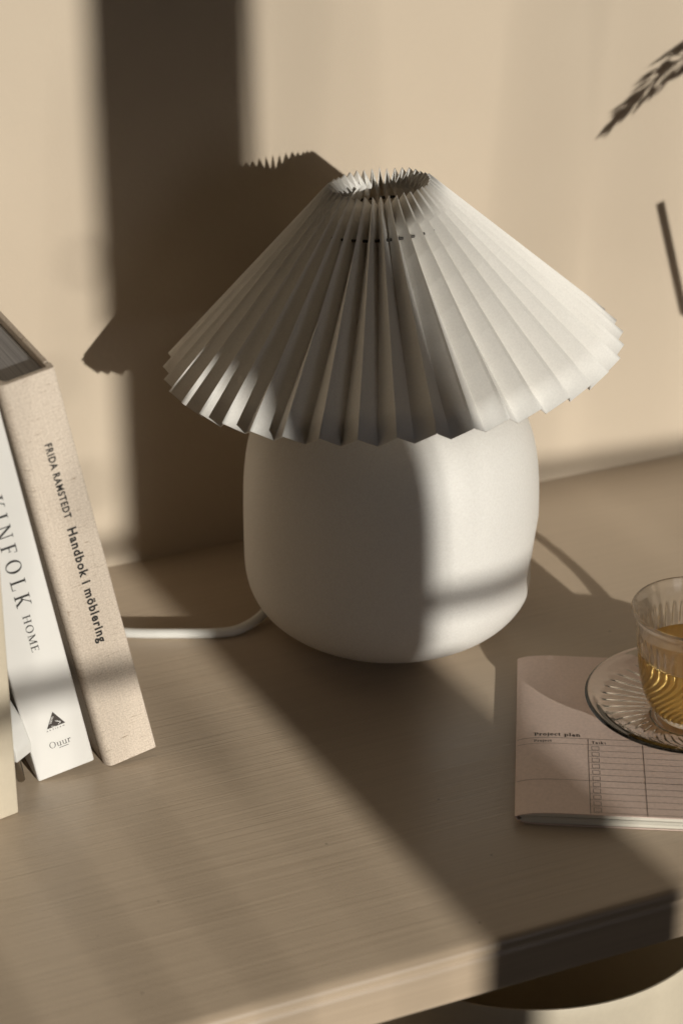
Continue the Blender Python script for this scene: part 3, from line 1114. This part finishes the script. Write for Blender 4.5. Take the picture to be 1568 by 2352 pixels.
# ------------------------------------------------------------------ vase with dried grass, right of the frame; only its shadow shows
vase = thing('clay_vase', 'brown clay vase holding dried stalks on the desk beside the tea cup', 'vase', (0.338, -0.10, 0))
vp = [(0.012, 0.0005), (0.024, 0.0), (0.027, 0.004), (0.032, 0.040), (0.031, 0.075), (0.024, 0.110), (0.020, 0.128), (0.022, 0.140), (0.0205, 0.1405), (0.0175, 0.128), (0.021, 0.108), (0.027, 0.075), (0.028, 0.040), (0.022, 0.008), (0.001, 0.007)]
lathe('body', vp, 48, M['clay'], vase)
st = thing('dry_stalk', 'thick blunt dry stalk leaning out of the clay vase', 'stalk', (0.338, -0.10, 0.010))
tube('stem', [Vector(q) for q in ((0.004, 0, 0), (-0.008, 0.002, 0.10), (-0.0175, 0.001, 0.128), (-0.0505, 0.0, 0.142), (-0.0736, 0.0, 0.2192))], 0.0031, M['bark'], st, 8)
gr = thing('dry_grass', 'drooping dry grass plume standing in the clay vase', 'dried grass', (0.340, -0.10, 0.010))
gp = spline([(0, 0, 0), (0.004, 0.002, 0.13), (0.010, 0.0, 0.23), (0.006, 0, 0.300), (-0.028, 0, 0.324), (-0.063, 0, 0.313), (-0.091, 0, 0.2955), (-0.1145, 0, 0.2765)], 10)
tube('stem', gp, lambda t: 0.0012 * (1 - 0.6 * t), M['bark'], gr, 6)
rg = random.Random(5)


def spikelet(c, d, ln, wd_, roll):
    """pointed seed husk"""
    d = d.normalized()
    s_ = d.cross(Vector((0, 1, 0.2))).normalized()
    q_ = s_.cross(d)
    s2 = s_ * cos(roll) + q_ * sin(roll)
    q2 = q_ * cos(roll) - s_ * sin(roll)
    Vv = [c]
    for t, w_ in ((0.22, 0.8), (0.45, 1.0), (0.72, 0.6)):
        for k_ in range(5):
            a = 2 * pi * k_ / 5
            Vv.append(c + d * ln * t + (s2 * cos(a) + q2 * 0.55 * sin(a)) * wd_ * w_)
    Vv.append(c + d * ln)
    Ff = []
    for k_ in range(5):
        k2 = (k_ + 1) % 5
        Ff.append((0, 1 + k2, 1 + k_))
        for g_ in range(2):
            Ff.append((1 + g_ * 5 + k_, 1 + g_ * 5 + k2, 6 + g_ * 5 + k2, 6 + g_ * 5 + k_))
        Ff.append((11 + k_, 11 + k2, 16))
    return Vv, Ff


mm = len(gp)
for q in range(38):
    t = 0.64 + 0.36 * (q / 37) ** 0.9
    i = min(mm - 2, int(t * (mm - 1)))
    c = gp[i]
    d = (gp[i + 1] - gp[i]).normalized()
    side = 1 if q % 2 else -1
    spread = 0.017 * (1 - (t - 0.64) * 2.6)
    off = Vector((rg.uniform(-0.3, 0.3), rg.uniform(-0.8, 0.8), side * rg.uniform(0.1, 0.85))) * spread
    dd = d + Vector((rg.uniform(-0.15, 0.15), rg.uniform(-0.2, 0.2), -0.10 + side * rg.uniform(0.05, 0.38)))
    Vv, Ff = spikelet(c + off, dd, rg.uniform(0.012, 0.020), rg.uniform(0.0014, 0.0023), rg.uniform(0, 3))
    if q < 37:
        V2, F2 = tube_geo([gp[max(0, i - 3)], c + off * 0.6 - d * 0.002, c + off + dd.normalized() * 0.003], 0.0004, 4)
        o_ = len(Vv)
        Vv += V2
        Ff += [tuple(z + o_ for z in f_) for f_ in F2]
    mesh('spikelet', Vv, Ff, M['straw'], gr, False)

# ------------------------------------------------------------------ window frame and shrub behind the camera: they cast the soft bars of shade
WY = -2.1
dy = WALL_Y - WY
LP = beam_o.location
def toward(px, pz, y):
    """point at depth y on the line from a wall point to the lamp"""
    t = (WALL_Y - y) / (WALL_Y - LP.y)
    return px + (LP.x - px) * t, pz + (LP.z - pz) * t
wx = toward((-0.1140 - 0.0265) / 2, 0, WY)[0]
wf = thing('window_frame', 'dark painted window frame with one wide post and a thin glazing bar', 'window', (wx, WY, -0.74))
ww = 0.0875 / 2 * (1 - dy / (WALL_Y - LP.y))
box('post', (-ww, -0.03, 0), (ww, 0.0, 2.3), M['frame'], wf)
zr = toward(0, 0.0150, WY)[1] + 0.74
box('shade_stile', (ww + 0.0005, -0.028, 0.0), (ww + 0.020, -0.002, zr - 0.035), M['frame'], wf)
box('shade_stile', (-ww - 0.0075, -0.028, toward(0, 0.16, WY)[1] + 0.74), (-ww - 0.0005, -0.002, 2.299), M['frame'], wf)  # unseen strip added beside the post to widen its shade higher up
for xa, xb in ((-1.1, -ww - 0.0005), (ww + 0.0005, 1.1)):
    gb_ = box('glazing_bar', (xa, -0.024, -0.0048), (xb, -0.004, 0.0048), M['frame'], wf)
    gb_.location = (0, 0, zr + (0.006 if xa > 0 else 0.0))
    if xa > 0:
        gb_.rotation_euler = (0, radians(2.6), 0)
for xa in (-1.16, 1.1):
    box('side_jamb', (xa, -0.03, 0), (xa + 0.06, 0.0, 2.3), M['frame'], wf)
box('head', (-1.16, -0.03, 2.3), (1.16, 0, 2.36), M['frame'], wf)


def shrub(name, label, loc, stems, seed, leaf_len, q0=0.45):
    t = thing(name, label, 'shrub', loc)
    lathe('pot', [(0.05, 0.002), (0.10, 0.0), (0.13, 0.20), (0.135, 0.21), (0.12, 0.21), (0.115, 0.19), (0.01, 0.185)], 24, M['clay'], t)
    rs = random.Random(seed)
    V, F = [], []
    LV_, LF = [], []
    for (x0, z0, x1, z1, wd_, nl) in stems:
        mid = ((x0 + x1) / 2 + rs.uniform(-.02, .02), rs.uniform(-.03, .03), (z0 + z1) / 2)
        P = spline([(x0 * 0.2, 0, 0.17), (x0, rs.uniform(-.03, .03), z0), mid, (x1, rs.uniform(-.03, .03), z1)], 8)
        V2, F2 = tube_geo(P, lambda q: wd_ * (1.1 - 0.6 * q), 6)
        o_ = len(V)
        V += V2
        F += [tuple(i + o_ for i in f_) for f_ in F2]
        for k_ in range(nl):
            q = q0 + (1 - q0) * (k_ + rs.random()) / nl
            c = P[min(len(P) - 1, int(q * (len(P) - 1)))]
            sd = 1 if k_ % 2 else -1
            d = Vector((sd * rs.uniform(0.4, 1), rs.uniform(-.5, .5), rs.uniform(-.4, .9))).normalized()
            L_ = leaf_len * rs.uniform(0.6, 1.2)
            s_ = d.cross(Vector((rs.uniform(-.4, .4), 1, rs.uniform(-.4, .4)))).normalized() * L_ * rs.uniform(.2, .3)
            up_ = Vector((0, 0.12 * L_, 0))
            o_ = len(LV_)
            LV_ += [c, c + d * L_ * .35 + s_, c + d * L_ * .7 + s_ * .8, c + d * L_, c + d * L_ * .7 - s_ * .8, c + d * L_ * .35 - s_, c + d * L_ * .5 + up_]
            LF += [(o_, o_ + 1, o_ + 6), (o_ + 1, o_ + 2, o_ + 6), (o_ + 2, o_ + 3, o_ + 6), (o_ + 3, o_ + 4, o_ + 6), (o_ + 4, o_ + 5, o_ + 6), (o_ + 5, o_, o_ + 6)]
    mesh('stems', V, F, M['bark'], t, True)
    lf = mesh('foliage', LV_, LF, M['leaf'], t)
    return t


SY = -3.3
shrub('potted_shrub', 'tall sparse leafy shrub in a clay pot outside the window, near the post', (0.0, SY, -0.74),
      [(-0.21, 1.15, -0.22, 1.80, 0.0035, 2), (-0.135, 1.10, -0.12, 1.85, 0.003, 2), (-0.085, 1.15, -0.055, 1.78, 0.004, 1), (-0.03, 1.10, 0.0, 1.8, 0.003, 2),
       (0.03, 1.15, 0.055, 1.85, 0.0025, 3), (0.085, 1.2, 0.107, 1.73, 0.0012, 4)], 4, 0.026, 0.6)
shrub('potted_shrub', 'tall thin-stemmed shrub in a clay pot added out of view to streak the light on the wall', (0.50, SY - 3.0, -0.74),  # added shrub: its stems stand in for uneven light through window glass
      [(-0.17, 1.4, -0.06, 2.6, 0.004, 1), (-0.05, 1.4, -0.07, 2.6, 0.004, 1), (0.03, 1.4, 0.09, 2.6, 0.005, 1), (0.12, 1.4, 0.10, 2.6, 0.004, 1), (0.17, 1.4, 0.24, 2.6, 0.005, 1)], 9, 0.03, 0.95)
